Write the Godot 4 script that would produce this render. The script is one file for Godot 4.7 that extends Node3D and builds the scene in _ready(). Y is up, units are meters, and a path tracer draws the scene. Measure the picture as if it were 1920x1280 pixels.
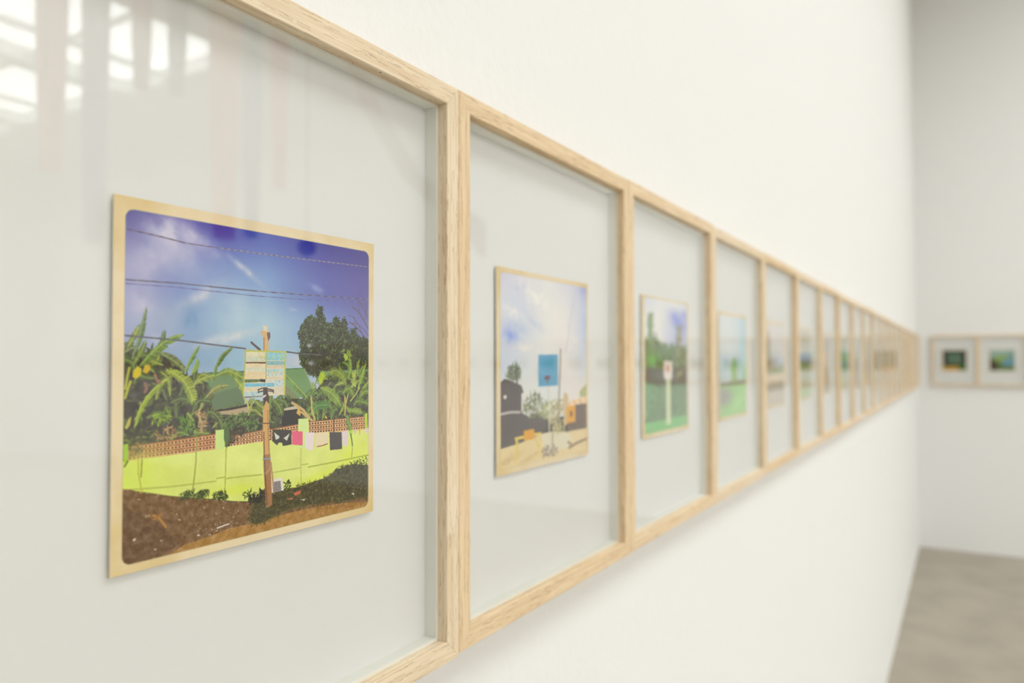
extends Node3D
# A long row of identical pale wooden frames on a white gallery wall, seen from 30 cm away,
# with a second row on the end wall and an overcast skylight roof mirrored in the glass.

const FRAME_W := 0.32
const FRAME_H := 0.40
const FRAME_T := 0.03          # from the wall to the front of the moulding
const RAIL := 0.0142           # face width of the moulding
const GLASS_AT := 0.0225       # height of the glass above the wall
const MAT_AT := 0.0125         # height of the mount board's face above the wall
const HANG := 1.515            # height of the middle of the frames above the floor
const PRINT_W := 0.1720
const PRINT_H := 0.1695
const END_Z := -7.03           # face of the end wall
const ROOM_X := 13.2
const ROOM_Z := 4.4
const CEILING := 4.75

var M := {}
var names := {}


func _ready() -> void:
	setup_camera()
	setup_light()
	make_materials()
	build_room()
	build_frames()
	build_hangings()


# ------------------------------------------------------------------ camera and light

func setup_camera() -> void:
	var cam := Camera3D.new()
	cam.name = "camera"
	add_child(cam)
	var lens := CameraAttributesPhysical.new()
	lens.frustum_focal_length = 26.625
	lens.frustum_focus_distance = 0.43
	lens.exposure_aperture = 5.4
	lens.frustum_near = 0.02
	lens.frustum_far = 100.0
	cam.attributes = lens
	cam.fov = 48.53
	cam.near = 0.02
	cam.far = 100.0
	cam.position = Vector3(FRAME_T + 0.3083, HANG + 0.0058, 0.0)
	cam.rotation = Vector3(deg_to_rad(1.44), deg_to_rad(30.86), deg_to_rad(-0.11))
	cam.current = true


func setup_light() -> void:
	var e := Environment.new()
	e.background_mode = Environment.BG_SKY
	var sky := Sky.new()
	var sm := ProceduralSkyMaterial.new()
	sm.sky_top_color = Color(0.80, 0.84, 0.88)
	sm.sky_horizon_color = Color(0.88, 0.90, 0.91)
	sm.ground_horizon_color = Color(0.62, 0.61, 0.58)
	sm.ground_bottom_color = Color(0.4, 0.39, 0.37)
	sky.sky_material = sm
	e.sky = sky
	e.tonemap_mode = Environment.TONE_MAPPER_LINEAR
	e.tonemap_exposure = 1.0
	e.sdfgi_enabled = true
	e.ssao_enabled = true
	e.ssil_enabled = true
	var we := WorldEnvironment.new()
	we.name = "environment"
	we.environment = e
	add_child(we)
	# daylight through the frosted roof lights: one light under each pane
	for p in roof_lights():
		var l := AreaLight3D.new()
		l.name = "roof_daylight"
		l.area_size = Vector2(p.size.x - 0.02, p.size.y - 0.02)
		l.light_energy = SKYLIGHT * p.get_area()
		l.light_color = Color(0.962, 0.984, 1.0)
		l.area_range = 40.0
		l.shadow_enabled = true
		add_child(l, true)
		l.position = Vector3(p.position.x + p.size.x / 2, CEILING + 0.165, p.position.y + p.size.y / 2)
		l.rotation.x = -PI / 2

const SKYLIGHT := 1.09


func roof_lights() -> Array[Rect2]:
	var out: Array[Rect2] = []
	for k in 4:
		out.append(Rect2(1.65, -6.3 + k * 2.0, 1.65, 1.75))
	for x in [6.25, 8.6, 10.95]:
		for k in 4:
			out.append(Rect2(x, -5.4 + k * 2.3, 2.1, 2.05))
	return out


# ------------------------------------------------------------------ helpers

func numbered(called: String) -> String:
	var n: int = names.get(called, 0)
	names[called] = n + 1
	return called if n == 0 else "%s_%03d" % [called, n]


func tag(o: Node, label: String, category: String, group := "") -> void:
	o.set_meta("label", label)
	o.set_meta("category", category)
	if group:
		o.set_meta("group", group)


func part(called: String, mesh: Mesh, mat: Material, parent: Node, at := Vector3.ZERO, turn := Vector3.ZERO) -> MeshInstance3D:
	var o := MeshInstance3D.new()
	o.name = called
	o.mesh = mesh
	o.material_override = mat
	o.position = at
	o.rotation = turn
	parent.add_child(o, true)
	return o


func structure(called: String, mesh: Mesh, mat: Material, at := Vector3.ZERO) -> MeshInstance3D:
	var o := part(called, mesh, mat, self, at)
	o.set_meta("kind", "structure")
	return o


func box(size: Vector3) -> BoxMesh:
	var b := BoxMesh.new()
	b.size = size
	return b


func face(st: SurfaceTool, q: Array, uv: Array, n: Vector3) -> void:
	# a flat four-cornered face that looks towards n (front faces run clockwise)
	var order := [0, 1, 2, 0, 2, 3]
	if (q[1] - q[0]).cross(q[2] - q[0]).dot(n) > 0:
		order = [0, 2, 1, 0, 3, 2]
	for i in order:
		st.set_normal(n)
		st.set_uv(uv[i])
		st.add_vertex(q[i])


func mitred_rail(length: float, width: float, z_back: float, z_front: float, bevel: float, uv_at: Vector2) -> ArrayMesh:
	# A moulding that runs along x from 0 to length; y = 0 is its outer edge, y = -width its inner edge; both ends cut at 45 degrees.
	var prof: Array[Vector2] = [
		Vector2(0, z_back), Vector2(0, z_front - bevel), Vector2(bevel, z_front), Vector2(width - bevel, z_front),
		Vector2(width, z_front - bevel), Vector2(width, z_back),
	]
	var st := SurfaceTool.new()
	st.begin(Mesh.PRIMITIVE_TRIANGLES)
	var gap := 0.00006
	var across := 0.0
	for i in prof.size():
		var a := prof[i]
		var b := prof[(i + 1) % prof.size()]
		var wide := a.distance_to(b)
		var q := [Vector3(a.x + gap, -a.x, a.y), Vector3(b.x + gap, -b.x, b.y), Vector3(length - b.x - gap, -b.x, b.y), Vector3(length - a.x - gap, -a.x, a.y)]
		var n := Vector3(0, b.y - a.y, b.x - a.x).normalized()
		var uv := []
		for k in 4:
			uv.append(uv_at + Vector2(q[k].x / 0.5, (across + (0.0 if k in [0, 3] else wide)) / 0.0625))
		face(st, q, uv, n)
		across += wide
	for e in 2:
		var ring := []
		for p in prof:
			ring.append(Vector3(p.x + gap if e == 0 else length - p.x - gap, -p.x, p.y))
		var n := Vector3(-1, -1, 0).normalized() if e == 0 else Vector3(1, -1, 0).normalized()
		for k in [[0, 1, 4, 5], [1, 2, 3, 4]]:
			face(st, [ring[k[0]], ring[k[1]], ring[k[2]], ring[k[3]]], [uv_at, uv_at, uv_at, uv_at], n)
	return st.commit()


# ------------------------------------------------------------------ materials

func std(color: Color, rough := 0.8) -> StandardMaterial3D:
	var m := StandardMaterial3D.new()
	m.albedo_color = color
	m.roughness = rough
	return m


func noise_tex(freq: float, a: Color, b: Color, seed_: int, octaves := 4, size := 512) -> NoiseTexture2D:
	var n := FastNoiseLite.new()
	n.seed = seed_
	n.frequency = freq
	n.fractal_octaves = octaves
	var t := NoiseTexture2D.new()
	t.width = size
	t.height = size
	t.seamless = true
	t.noise = n
	var g := Gradient.new()
	g.set_color(0, a)
	g.set_color(1, b)
	t.color_ramp = g
	return t


func wood_texture(seed_: int) -> ImageTexture:
	# Pale open-pored wood: 0.5 m along the grain by 62.5 mm across it. Fine streaks along the grain and short dark pores.
	var w := 2048
	var h := 256
	var rng := RandomNumberGenerator.new()
	rng.seed = seed_
	var n := FastNoiseLite.new()
	n.seed = seed_
	n.frequency = 1.0
	n.fractal_octaves = 3
	var data := PackedByteArray()
	data.resize(w * h * 3)
	var light := Color(0.950, 0.882, 0.772)
	var deep := Color(0.870, 0.768, 0.622)
	for y in h:
		for x in w:
			var wave := n.get_noise_2d(x * 0.0012, 7.0) * 9.0
			var s := n.get_noise_2d(x * 0.0016, (y + wave) * 0.055) * 0.75 + n.get_noise_2d(x * 0.006, (y + wave) * 0.33 + 90.0) * 0.42
			var f := clampf(0.42 - s * 0.95 + rng.randf_range(-0.05, 0.05), 0.0, 1.0)
			var c := light.lerp(deep, f)
			var o := (y * w + x) * 3
			data[o] = int(c.r * 255.0)
			data[o + 1] = int(c.g * 255.0)
			data[o + 2] = int(c.b * 255.0)
	for i in 2600:
		var px := rng.randi_range(0, w - 1)
		var py := rng.randi_range(0, h - 2)
		if n.get_noise_2d(px * 0.003, py * 0.05 + 300.0) < rng.randf_range(-0.25, 0.35):
			continue
		var long := rng.randi_range(8, 46)
		var k := rng.randf_range(0.72, 0.90)
		for x in long:
			var o := (py * w + (px + x) % w) * 3
			data[o] = int(data[o] * k)
			data[o + 1] = int(data[o + 1] * k * 0.94)
			data[o + 2] = int(data[o + 2] * k * 0.87)
	if seed_ == 40:
		knot(data, w, h, 0.2374, 0.0459, 0.0011, 0.0006)
		knot(data, w, h, 0.2170, 0.0500, 0.0006, 0.0003)
		knot(data, w, h, 0.2560, 0.0565, 0.0006, 0.0003)
	var im := Image.create_from_data(w, h, false, Image.FORMAT_RGB8, data)
	return ImageTexture.create_from_image(im)


func knot(data: PackedByteArray, w: int, h: int, along: float, across: float, a: float, b: float) -> void:
	# a small dark pin knot; positions and radii in metres on the wood
	for y in h:
		for x in w:
			var dx := (x / float(w) * 0.5 - along) / a
			var dy := (y / float(h) * 0.0625 - across) / b
			if dx * dx + dy * dy < 1.0:
				var o := (y * w + x) * 3
				for k in 3:
					data[o + k] = int(data[o + k] * [0.62, 0.52, 0.52][k])


func make_materials() -> void:
	var plaster := std(Color(0.948, 0.945, 0.935), 0.9)
	plaster.heightmap_enabled = true
	plaster.heightmap_texture = noise_tex(0.035, Color.BLACK, Color.WHITE, 11, 4)
	plaster.heightmap_scale = 0.05
	plaster.uv1_triplanar = true
	plaster.uv1_world_triplanar = true
	plaster.uv1_scale = Vector3(3.2, 3.2, 3.2)
	M.wall = plaster
	M.ceiling = std(Color(0.93, 0.93, 0.92), 0.9)
	var floor_m := std(Color(1, 1, 1), 0.42)
	floor_m.albedo_texture = noise_tex(0.008, Color(0.625, 0.588, 0.522), Color(0.715, 0.675, 0.604), 5, 5, 1024)
	floor_m.uv1_triplanar = true
	floor_m.uv1_world_triplanar = true
	floor_m.uv1_scale = Vector3(0.35, 0.35, 0.35)
	M.floor = floor_m
	for i in 3:
		var wm := std([Color(1, 1, 1), Color(0.985, 0.955, 0.905), Color(1, 0.98, 0.95)][i], 0.62)
		wm.albedo_texture = wood_texture(40 + i)
		M["wood%d" % i] = wm
	M.mount = std(Color(0.893, 0.893, 0.876), 1.0)
	M.mount.metallic_specular = 0.2
	M.spacer = std(Color(0.92, 0.92, 0.885), 0.8)
	var g := std(Color(1, 1, 1, 0.0), 0.0)
	g.transparency = BaseMaterial3D.TRANSPARENCY_ALPHA
	g.metallic_specular = GLASS_SHINE
	M.glass = g
	M.paper_edge = std(Color(0.90, 0.85, 0.74), 0.8)
	var pane := std(Color(0.95, 0.96, 0.97), 0.5)
	pane.emission_enabled = true
	pane.emission = Color(1.0, 0.99, 0.97)
	pane.emission_energy_multiplier = 1.0
	M.roof_pane = pane
	M.beam = std(Color(0.80, 0.80, 0.78), 0.7)

const GLASS_SHINE := 0.48


# ------------------------------------------------------------------ the room

func build_room() -> void:
	var lo := -0.2
	structure("floor", box(Vector3(ROOM_X + 0.4, 0.2, ROOM_Z - END_Z + 0.4)), M.floor, Vector3(ROOM_X / 2, -0.1, (ROOM_Z + END_Z) / 2))
	structure("wall_left", box(Vector3(0.2, CEILING + 0.4, ROOM_Z - END_Z + 0.4)), M.wall, Vector3(-0.1, CEILING / 2 + 0.2, (ROOM_Z + END_Z) / 2))
	structure("wall_end", box(Vector3(ROOM_X, CEILING + 0.4, 0.2)), M.wall, Vector3(ROOM_X / 2, CEILING / 2 + 0.2, END_Z - 0.1))
	structure("wall_right", box(Vector3(0.2, CEILING + 0.4, ROOM_Z - END_Z + 0.4)), M.wall, Vector3(ROOM_X + 0.1, CEILING / 2 + 0.2, (ROOM_Z + END_Z) / 2))
	structure("wall_back", box(Vector3(ROOM_X, CEILING + 0.4, 0.2)), M.wall, Vector3(ROOM_X / 2, CEILING / 2 + 0.2, ROOM_Z + 0.1))
	# ceiling slab with an opening for each roof light
	var st := SurfaceTool.new()
	st.begin(Mesh.PRIMITIVE_TRIANGLES)
	var rl := roof_lights()
	var xs := [0.0, ROOM_X]
	var zs := [END_Z, ROOM_Z]
	for p in rl:
		for v in [p.position.x, p.end.x]:
			if not xs.has(v):
				xs.append(v)
		for v in [p.position.y, p.end.y]:
			if not zs.has(v):
				zs.append(v)
	xs.sort()
	zs.sort()
	for i in xs.size() - 1:
		for k in zs.size() - 1:
			var mid := Vector2((xs[i] + xs[i + 1]) / 2, (zs[k] + zs[k + 1]) / 2)
			if rl.any(func(p): return p.has_point(mid)):
				continue
			var b := box(Vector3(xs[i + 1] - xs[i], 0.2, zs[k + 1] - zs[k]))
			st.append_from(b, 0, Transform3D(Basis(), Vector3(mid.x, CEILING + 0.1, mid.y)))
	structure("ceiling", st.commit(), M.ceiling)
	var n := 1
	for p in rl:
		var c := p.get_center()
		var w := structure("window_%d" % n, box(Vector3(p.size.x - 0.004, 0.02, p.size.y - 0.004)), M.roof_pane, Vector3(c.x, CEILING + 0.18, c.y))
		part("glazing_bar", box(Vector3(0.05, 0.06, p.size.y - 0.004)), M.beam, w, Vector3(0.28, -0.12, 0))
		part("glazing_bar", box(Vector3(p.size.x - 0.004, 0.06, 0.05)), M.beam, w, Vector3(0, -0.12, 0.12))
		n += 1


# ------------------------------------------------------------------ the frames

func make_frame(variant: int, h := FRAME_H) -> Node3D:
	# origin: middle of the lower edge, on the wall; x along the wall, z out of it
	var root := Node3D.new()
	var w := FRAME_W - 0.0003
	var wood: Material = M["wood%d" % (variant % 3)]
	var off := Vector2(variant * 0.173, variant * 0.31)
	var across := mitred_rail(w, RAIL, 0.0, FRAME_T, 0.0005, off)
	var up := mitred_rail(h, RAIL, 0.0, FRAME_T, 0.0005, off + Vector2(0.37, 0.43))
	part("rail", across, wood, root, Vector3(-w / 2, h, 0))
	part("rail", across, wood, root, Vector3(w / 2, 0, 0), Vector3(0, 0, PI))
	part("stile", up, wood, root, Vector3(-w / 2, 0, 0), Vector3(0, 0, PI / 2))
	part("stile", up, wood, root, Vector3(w / 2, h, 0), Vector3(0, 0, -PI / 2))
	var iw := w - 2 * RAIL + 0.0008
	var ih := h - 2 * RAIL + 0.0008
	var sp := 0.0025
	var sa := mitred_rail(iw, sp, MAT_AT, GLASS_AT - 0.0004, 0.0001, Vector2.ZERO)
	var sb := mitred_rail(ih, sp, MAT_AT, GLASS_AT - 0.0004, 0.0001, Vector2.ZERO)
	var mid := h / 2
	part("spacer", sa, M.spacer, root, Vector3(-iw / 2, mid + ih / 2, 0))
	part("spacer", sa, M.spacer, root, Vector3(iw / 2, mid - ih / 2, 0), Vector3(0, 0, PI))
	part("spacer", sb, M.spacer, root, Vector3(-iw / 2, mid - ih / 2, 0), Vector3(0, 0, PI / 2))
	part("spacer", sb, M.spacer, root, Vector3(iw / 2, mid + ih / 2, 0), Vector3(0, 0, -PI / 2))
	part("mount_board", box(Vector3(iw, ih, 0.003)), M.mount, root, Vector3(0, mid, MAT_AT - 0.0015))
	part("glass_pane", box(Vector3(iw, ih, 0.002)), M.glass, root, Vector3(0, mid, GLASS_AT + 0.001))
	return root


func print_mesh() -> ArrayMesh:
	# a sheet 1.2 mm thick: picture on the front, plain paper round the edge and behind
	var st := SurfaceTool.new()
	st.begin(Mesh.PRIMITIVE_TRIANGLES)
	var a := PRINT_W / 2
	var b := PRINT_H / 2
	var t := 0.0012
	face(st, [Vector3(-a, b, t), Vector3(a, b, t), Vector3(a, -b, t), Vector3(-a, -b, t)], [Vector2(0, 0), Vector2(1, 0), Vector2(1, 1), Vector2(0, 1)], Vector3(0, 0, 1))
	var m := st.commit()
	st = SurfaceTool.new()
	st.begin(Mesh.PRIMITIVE_TRIANGLES)
	var z := [Vector2.ZERO, Vector2.ZERO, Vector2.ZERO, Vector2.ZERO]
	var c := [Vector3(-a, b, 0), Vector3(a, b, 0), Vector3(a, -b, 0), Vector3(-a, -b, 0)]
	var f := Vector3(0, 0, t)
	for i in 4:
		var k := (i + 1) % 4
		face(st, [c[i], c[k], c[k] + f, c[i] + f], z, [Vector3.UP, Vector3.RIGHT, Vector3.DOWN, Vector3.LEFT][i])
	face(st, c, z, Vector3(0, 0, -1))
	st.commit(m)
	m.surface_set_material(1, M.paper_edge)
	return m


func hang(frame: Node3D, sheet: ArrayMesh, pic: Texture2D, at: Vector3, turn: float, dy: float, label: String, group: String) -> void:
	frame.name = numbered("picture_frame")
	add_child(frame)
	frame.position = at
	frame.rotation.y = turn
	tag(frame, label, "picture frame", group)
	var o := MeshInstance3D.new()
	o.name = "photo_print"
	o.mesh = sheet
	var m := std(Color.WHITE, 0.9)
	m.albedo_texture = pic
	m.texture_repeat = false
	m.metallic_specular = 0.15
	o.set_surface_override_material(0, m)
	o.set_surface_override_material(1, M.paper_edge)
	o.position = Vector3(0, FRAME_H / 2 + dy, MAT_AT + 0.0016)
	frame.add_child(o, true)
	var pad := MeshInstance3D.new()
	pad.name = "hinge_pad"
	pad.mesh = box(Vector3(0.12, 0.12, 0.0017))
	pad.material_override = M.mount
	pad.position = Vector3(0, FRAME_H / 2 + dy, MAT_AT + 0.00080)
	frame.add_child(pad, true)


func build_frames() -> void:
	var sheet := print_mesh()
	var kinds: Array[Node3D] = []
	for i in 5:
		kinds.append(make_frame(i))
	var said := frame_labels()
	var far := []
	for i in 5:
		far.append(picture(100 + i))
	var jog := [-0.0020, 0.0, 0.0008, -0.0006, 0.0002, -0.0004, 0.0006]
	for i in 21:
		# the nearest frame is a hair taller than the rest
		var f: Node3D = make_frame(0, FRAME_H + 0.0020) if i == 0 else kinds[i % 5].duplicate()
		var s := 0.4426 - FRAME_W / 2 + i * FRAME_W
		hang(f, sheet, picture(i), Vector3(0, HANG - FRAME_H / 2 + jog[i % 7], -s), PI / 2, -0.0025, said[i], "row of framed photographs on the long wall")
	for i in 38:
		var f: Node3D = kinds[(i + 2) % 5].duplicate()
		var label: String = ["framed dark green photograph on the end wall, nearest the corner", "framed blue and green photograph on the end wall, second from the corner", "frame on the end wall cut off by the right edge of the picture"][i] if i < 3 else "frame farther along the end wall, seen only as a faint band mirrored in the glass"
		hang(f, sheet, far[mini(i, 2 + i % 3)], Vector3(0.108 + FRAME_W / 2 + i * FRAME_W, HANG - FRAME_H / 2, END_Z), 0.0, 0.0, label, "row of framed photographs on the end wall")
	for k in kinds:
		k.free()


func frame_labels() -> Array[String]:
	var out: Array[String] = [
		"large nearest wooden frame with a photo of a plank backboard before a lime wall",
		"second frame from the left, photo of a blue backboard on a dirt street",
		"third frame from the left, photo of a white backboard among green trees",
		"fourth frame from the left, photo with pale cyan sky above bright green grass",
		"fifth frame from the left, faded photo with a dark tree and blue hills",
		"sixth frame from the left, photo with a blue stripe over green hills",
		"seventh frame from the left, blurred photo with a brown post",
		"eighth frame from the left, blurred photo with a teal patch",
	]
	var word := ["ninth", "tenth", "eleventh", "twelfth", "thirteenth", "fourteenth", "fifteenth", "sixteenth", "seventeenth", "eighteenth", "nineteenth", "twentieth"]
	for w in word:
		out.append("blurred wooden frame, %s from the left in the long row" % w)
	out.append("farthest wooden frame of the long row, beside the room corner")
	return out


# ------------------------------------------------------------------ hangings that the glass mirrors

func strip_mesh(length: float, width: float, seed_: int) -> ArrayMesh:
	# a narrow length of cloth with soft folds, hung from its top (y = 0)
	var n := FastNoiseLite.new()
	n.seed = seed_
	n.frequency = 0.9
	var st := SurfaceTool.new()
	st.begin(Mesh.PRIMITIVE_TRIANGLES)
	st.set_smooth_group(0)
	var rows := 24
	var cols := 10
	for side in 2:
		for i in rows:
			for k in cols:
				var q := []
				for c in [[0, 0], [1, 0], [1, 1], [0, 1]]:
					var v: float = float(i + c[1]) / rows
					var u: float = float(k + c[0]) / cols - 0.5
					var taper := 1.0 - 0.35 * v * v
					var z := 0.03 * sin(u * 11.0 + n.get_noise_2d(v * 2.0, seed_) * 4.0) + 0.05 * n.get_noise_2d(v * 1.5, 9.0)
					q.append(Vector3(u * width * taper, -v * length, z + (0.004 if side == 0 else 0.0)))
				var order := [0, 1, 2, 0, 2, 3] if side == 0 else [0, 2, 1, 0, 3, 2]
				for o in order:
					st.add_vertex(q[o])
	st.generate_normals()
	return st.commit()


func cloth(c: Color) -> StandardMaterial3D:
	var m := std(c, 0.95)
	m.backlight_enabled = true
	m.backlight = Color(0.6, 0.6, 0.6)
	return m


func build_hangings() -> void:
	var tones := [Color(1.0, 0.62, 0.54), Color(0.56, 0.60, 0.72), Color(0.88, 0.50, 0.44), Color(0.58, 0.58, 0.60), Color(1.0, 0.70, 0.56), Color(0.66, 0.69, 0.80), Color(0.98, 0.54, 0.58)]
	var said := ["long dusty pink", "long slate grey", "short terracotta pink", "short mid grey", "wide peach", "narrow blue grey", "narrow rose pink"]
	# x, z, lower end, width, tone
	var spots := [[5.0, -2.77, 2.80, 0.21, 0], [5.0, -3.07, 2.35, 0.19, 1], [5.0, -3.42, 3.55, 0.16, 2], [5.0, -3.72, 3.60, 0.16, 3], [4.6, -3.85, 2.45, 0.24, 4], [4.6, -4.11, 2.50, 0.16, 5], [4.6, -4.40, 2.95, 0.15, 6]]
	for s in spots:
		var o := part(numbered("hanging_cloth"), strip_mesh(CEILING - s[2], s[3], 7 + s[4]), cloth(tones[s[4]]), self, Vector3(s[0], CEILING, s[1]), Vector3(0, -1.03, 0))
		tag(o, said[s[4]] + " strip of cloth hanging from the ceiling, mirrored in the nearest glass", "cloth", "strips of cloth hung in the room")
	# a dark ball on a cord
	var root := Node3D.new()
	root.name = "hanging_ball"
	add_child(root)
	root.position = Vector3(2.9, CEILING, -3.075)
	tag(root, "dark ball on a thin cord, mirrored as a spot in the nearest glass", "pendant")
	var cord := CylinderMesh.new()
	cord.top_radius = 0.006
	cord.bottom_radius = 0.006
	var drop := CEILING - 2.193
	cord.height = drop
	part("cord", cord, std(Color(0.35, 0.34, 0.36), 0.8), root, Vector3(0, -drop / 2, 0))
	var ball := SphereMesh.new()
	ball.radius = 0.052
	ball.height = 0.104
	part("ball", ball, std(Color(0.06, 0.06, 0.08), 0.7), root, Vector3(0, -drop - 0.03, 0))
	# a roped length of cloth that sweeps down from the ceiling
	var path := [Vector3(3.0, CEILING, -3.05), Vector3(3.0, 3.9, -3.25), Vector3(3.0, 3.13, -3.77), Vector3(3.0, 2.78, -4.19), Vector3(3.0, 2.64, -4.6), Vector3(3.0, 2.57, -4.93), Vector3(3.0, 2.36, -5.05)]
	var thick := [0.03, 0.05, 0.07, 0.08, 0.09, 0.12, 0.03]
	var st := SurfaceTool.new()
	st.begin(Mesh.PRIMITIVE_TRIANGLES)
	st.set_smooth_group(0)
	for i in path.size() - 1:
		for k in 12:
			var q := []
			for c in [[0, 0], [0, 1], [1, 1], [1, 0]]:
				var a: float = (k + c[1]) * TAU / 12
				var r: float = thick[i + c[0]] * (1.0 + 0.25 * sin(a * 3.0))
				q.append(path[i + c[0]] + Vector3(cos(a) * r, sin(a) * r * 0.6, sin(a) * r * 0.8))
			for o in [0, 1, 2, 0, 2, 3]:
				st.add_vertex(q[o])
	st.generate_normals()
	tag(part(numbered("hanging_cloth"), st.commit(), std(Color(0.74, 0.62, 0.60), 0.9), self), "roped grey pink cloth sweeping down from the ceiling, mirrored faintly in the second glass", "cloth", "strips of cloth hung in the room")


# ------------------------------------------------------------------ the printed photographs
# Each print is drawn into an image. Positions on a print run from 0 to 1000 across and down the sheet.

var grain := PackedFloat32Array()
var pn := 0
var pd := PackedByteArray()
var fnl := FastNoiseLite.new()
var prng := RandomNumberGenerator.new()


func pic_begin(size: int, seed_: int) -> void:
	if grain.is_empty():
		prng.seed = 99
		grain.resize(65536)
		for i in 65536:
			grain[i] = prng.randf_range(-1.0, 1.0)
	pn = size
	pd = PackedByteArray()
	pd.resize(size * size * 3)
	fnl.seed = seed_
	fnl.frequency = 1.0
	fnl.fractal_octaves = 4
	prng.seed = seed_


func put(x: int, y: int, c: Color, a := 1.0) -> void:
	if x < 0 or y < 0 or x >= pn or y >= pn:
		return
	var o := (y * pn + x) * 3
	pd[o] = int(clampf(lerpf(pd[o], c.r * 255.0, a), 0, 255))
	pd[o + 1] = int(clampf(lerpf(pd[o + 1], c.g * 255.0, a), 0, 255))
	pd[o + 2] = int(clampf(lerpf(pd[o + 2], c.b * 255.0, a), 0, 255))


func rgb(r: float, g: float, b: float) -> Color:
	return Color(r / 255.0, g / 255.0, b / 255.0)


func poly(p: Array, c: Color, jitter := 0.0, a := 1.0, patch := 0.0, scale := 30.0) -> void:
	# p: x, y, x, y ...; jitter: fine grain; patch: slow mottling
	var k := pn / 1000.0
	var n := p.size() / 2
	var top := 1e9
	var low := -1e9
	for i in n:
		top = minf(top, p[i * 2 + 1])
		low = maxf(low, p[i * 2 + 1])
	for y in range(maxi(0, int(top * k)), mini(pn, int(low * k) + 1)):
		var yy := (y + 0.5) / k
		var cuts := []
		for i in n:
			var j := (i + 1) % n
			var ya: float = p[i * 2 + 1]
			var yb: float = p[j * 2 + 1]
			if (ya <= yy) != (yb <= yy):
				cuts.append(lerpf(p[i * 2], p[j * 2], (yy - ya) / (yb - ya)))
		cuts.sort()
		for s in range(0, cuts.size() - 1, 2):
			for x in range(maxi(0, roundi(cuts[s] * k)), mini(pn, roundi(cuts[s + 1] * k))):
				var d := 0.0
				if jitter > 0.0:
					d = grain[(x * 7919 + y * 10473) & 65535] * jitter
				if patch > 0.0:
					d += fnl.get_noise_2d(x / k / scale, y / k / scale) * patch
				put(x, y, Color(c.r + d, c.g + d, c.b + d), a)


func stroke(p: Array, width: float, c: Color, a := 1.0, dash: Color = Color.TRANSPARENT, period := 20.0) -> void:
	var run := 0.0
	for i in p.size() / 2 - 1:
		var from := Vector2(p[i * 2], p[i * 2 + 1])
		var to := Vector2(p[i * 2 + 2], p[i * 2 + 3])
		var steps := maxi(1, int(from.distance_to(to) * pn / 1000.0 / 0.7))
		for s in steps:
			var q := from.lerp(to, float(s) / steps)
			run += from.distance_to(to) / steps
			var col := c
			if dash.a > 0.0 and fmod(run, period) > period * 0.5:
				col = dash
			var r := width / 2.0 * pn / 1000.0
			var cx := q.x * pn / 1000.0
			var cy := q.y * pn / 1000.0
			for y in range(int(cy - r), int(cy + r) + 1):
				for x in range(int(cx - r), int(cx + r) + 1):
					put(x, y, col, a)


func blob(cx: float, cy: float, rx: float, ry: float, turn: float, c: Color, strength: float, rag := 0.6, size := 60.0) -> void:
	# a soft patch with a ragged outline
	var k := pn / 1000.0
	var r := maxf(rx, ry) * 1.6
	for y in range(maxi(0, int((cy - r) * k)), mini(pn, int((cy + r) * k))):
		for x in range(maxi(0, int((cx - r) * k)), mini(pn, int((cx + r) * k))):
			var d := Vector2(x / k - cx, y / k - cy).rotated(-turn)
			var e := (d.x / rx) * (d.x / rx) + (d.y / ry) * (d.y / ry)
			if e < 2.6:
				var f := exp(-e * 1.6) * (1.0 - rag + rag * (0.9 + 1.3 * fnl.get_noise_2d(x / k / size, y / k / size)))
				put(x, y, c, clampf(f * strength, 0.0, 1.0))


func sky(rows: Array, heights: Array, low: float) -> void:
	# rows of colours across the sheet at the given heights, blended
	for y in range(0, int(low * pn / 1000.0)):
		var v := y * 1000.0 / pn
		var i := 0
		while i < heights.size() - 2 and heights[i + 1] < v:
			i += 1
		var fv := smoothstep(0.0, 1.0, clampf((v - heights[i]) / (heights[i + 1] - heights[i]), 0.0, 1.0))
		for x in pn:
			var u: float = float(x) / pn * (rows[0].size() - 1)
			var j := mini(int(u), rows[0].size() - 2)
			var fu := u - j
			var c: Color = rows[i][j].lerp(rows[i][j + 1], fu).lerp(rows[i + 1][j].lerp(rows[i + 1][j + 1], fu), fv)
			var g := grain[(x * 7919 + y * 10473) & 65535] * 0.012
			put(x, y, Color(c.r + g, c.g + g, c.b + g))


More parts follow.
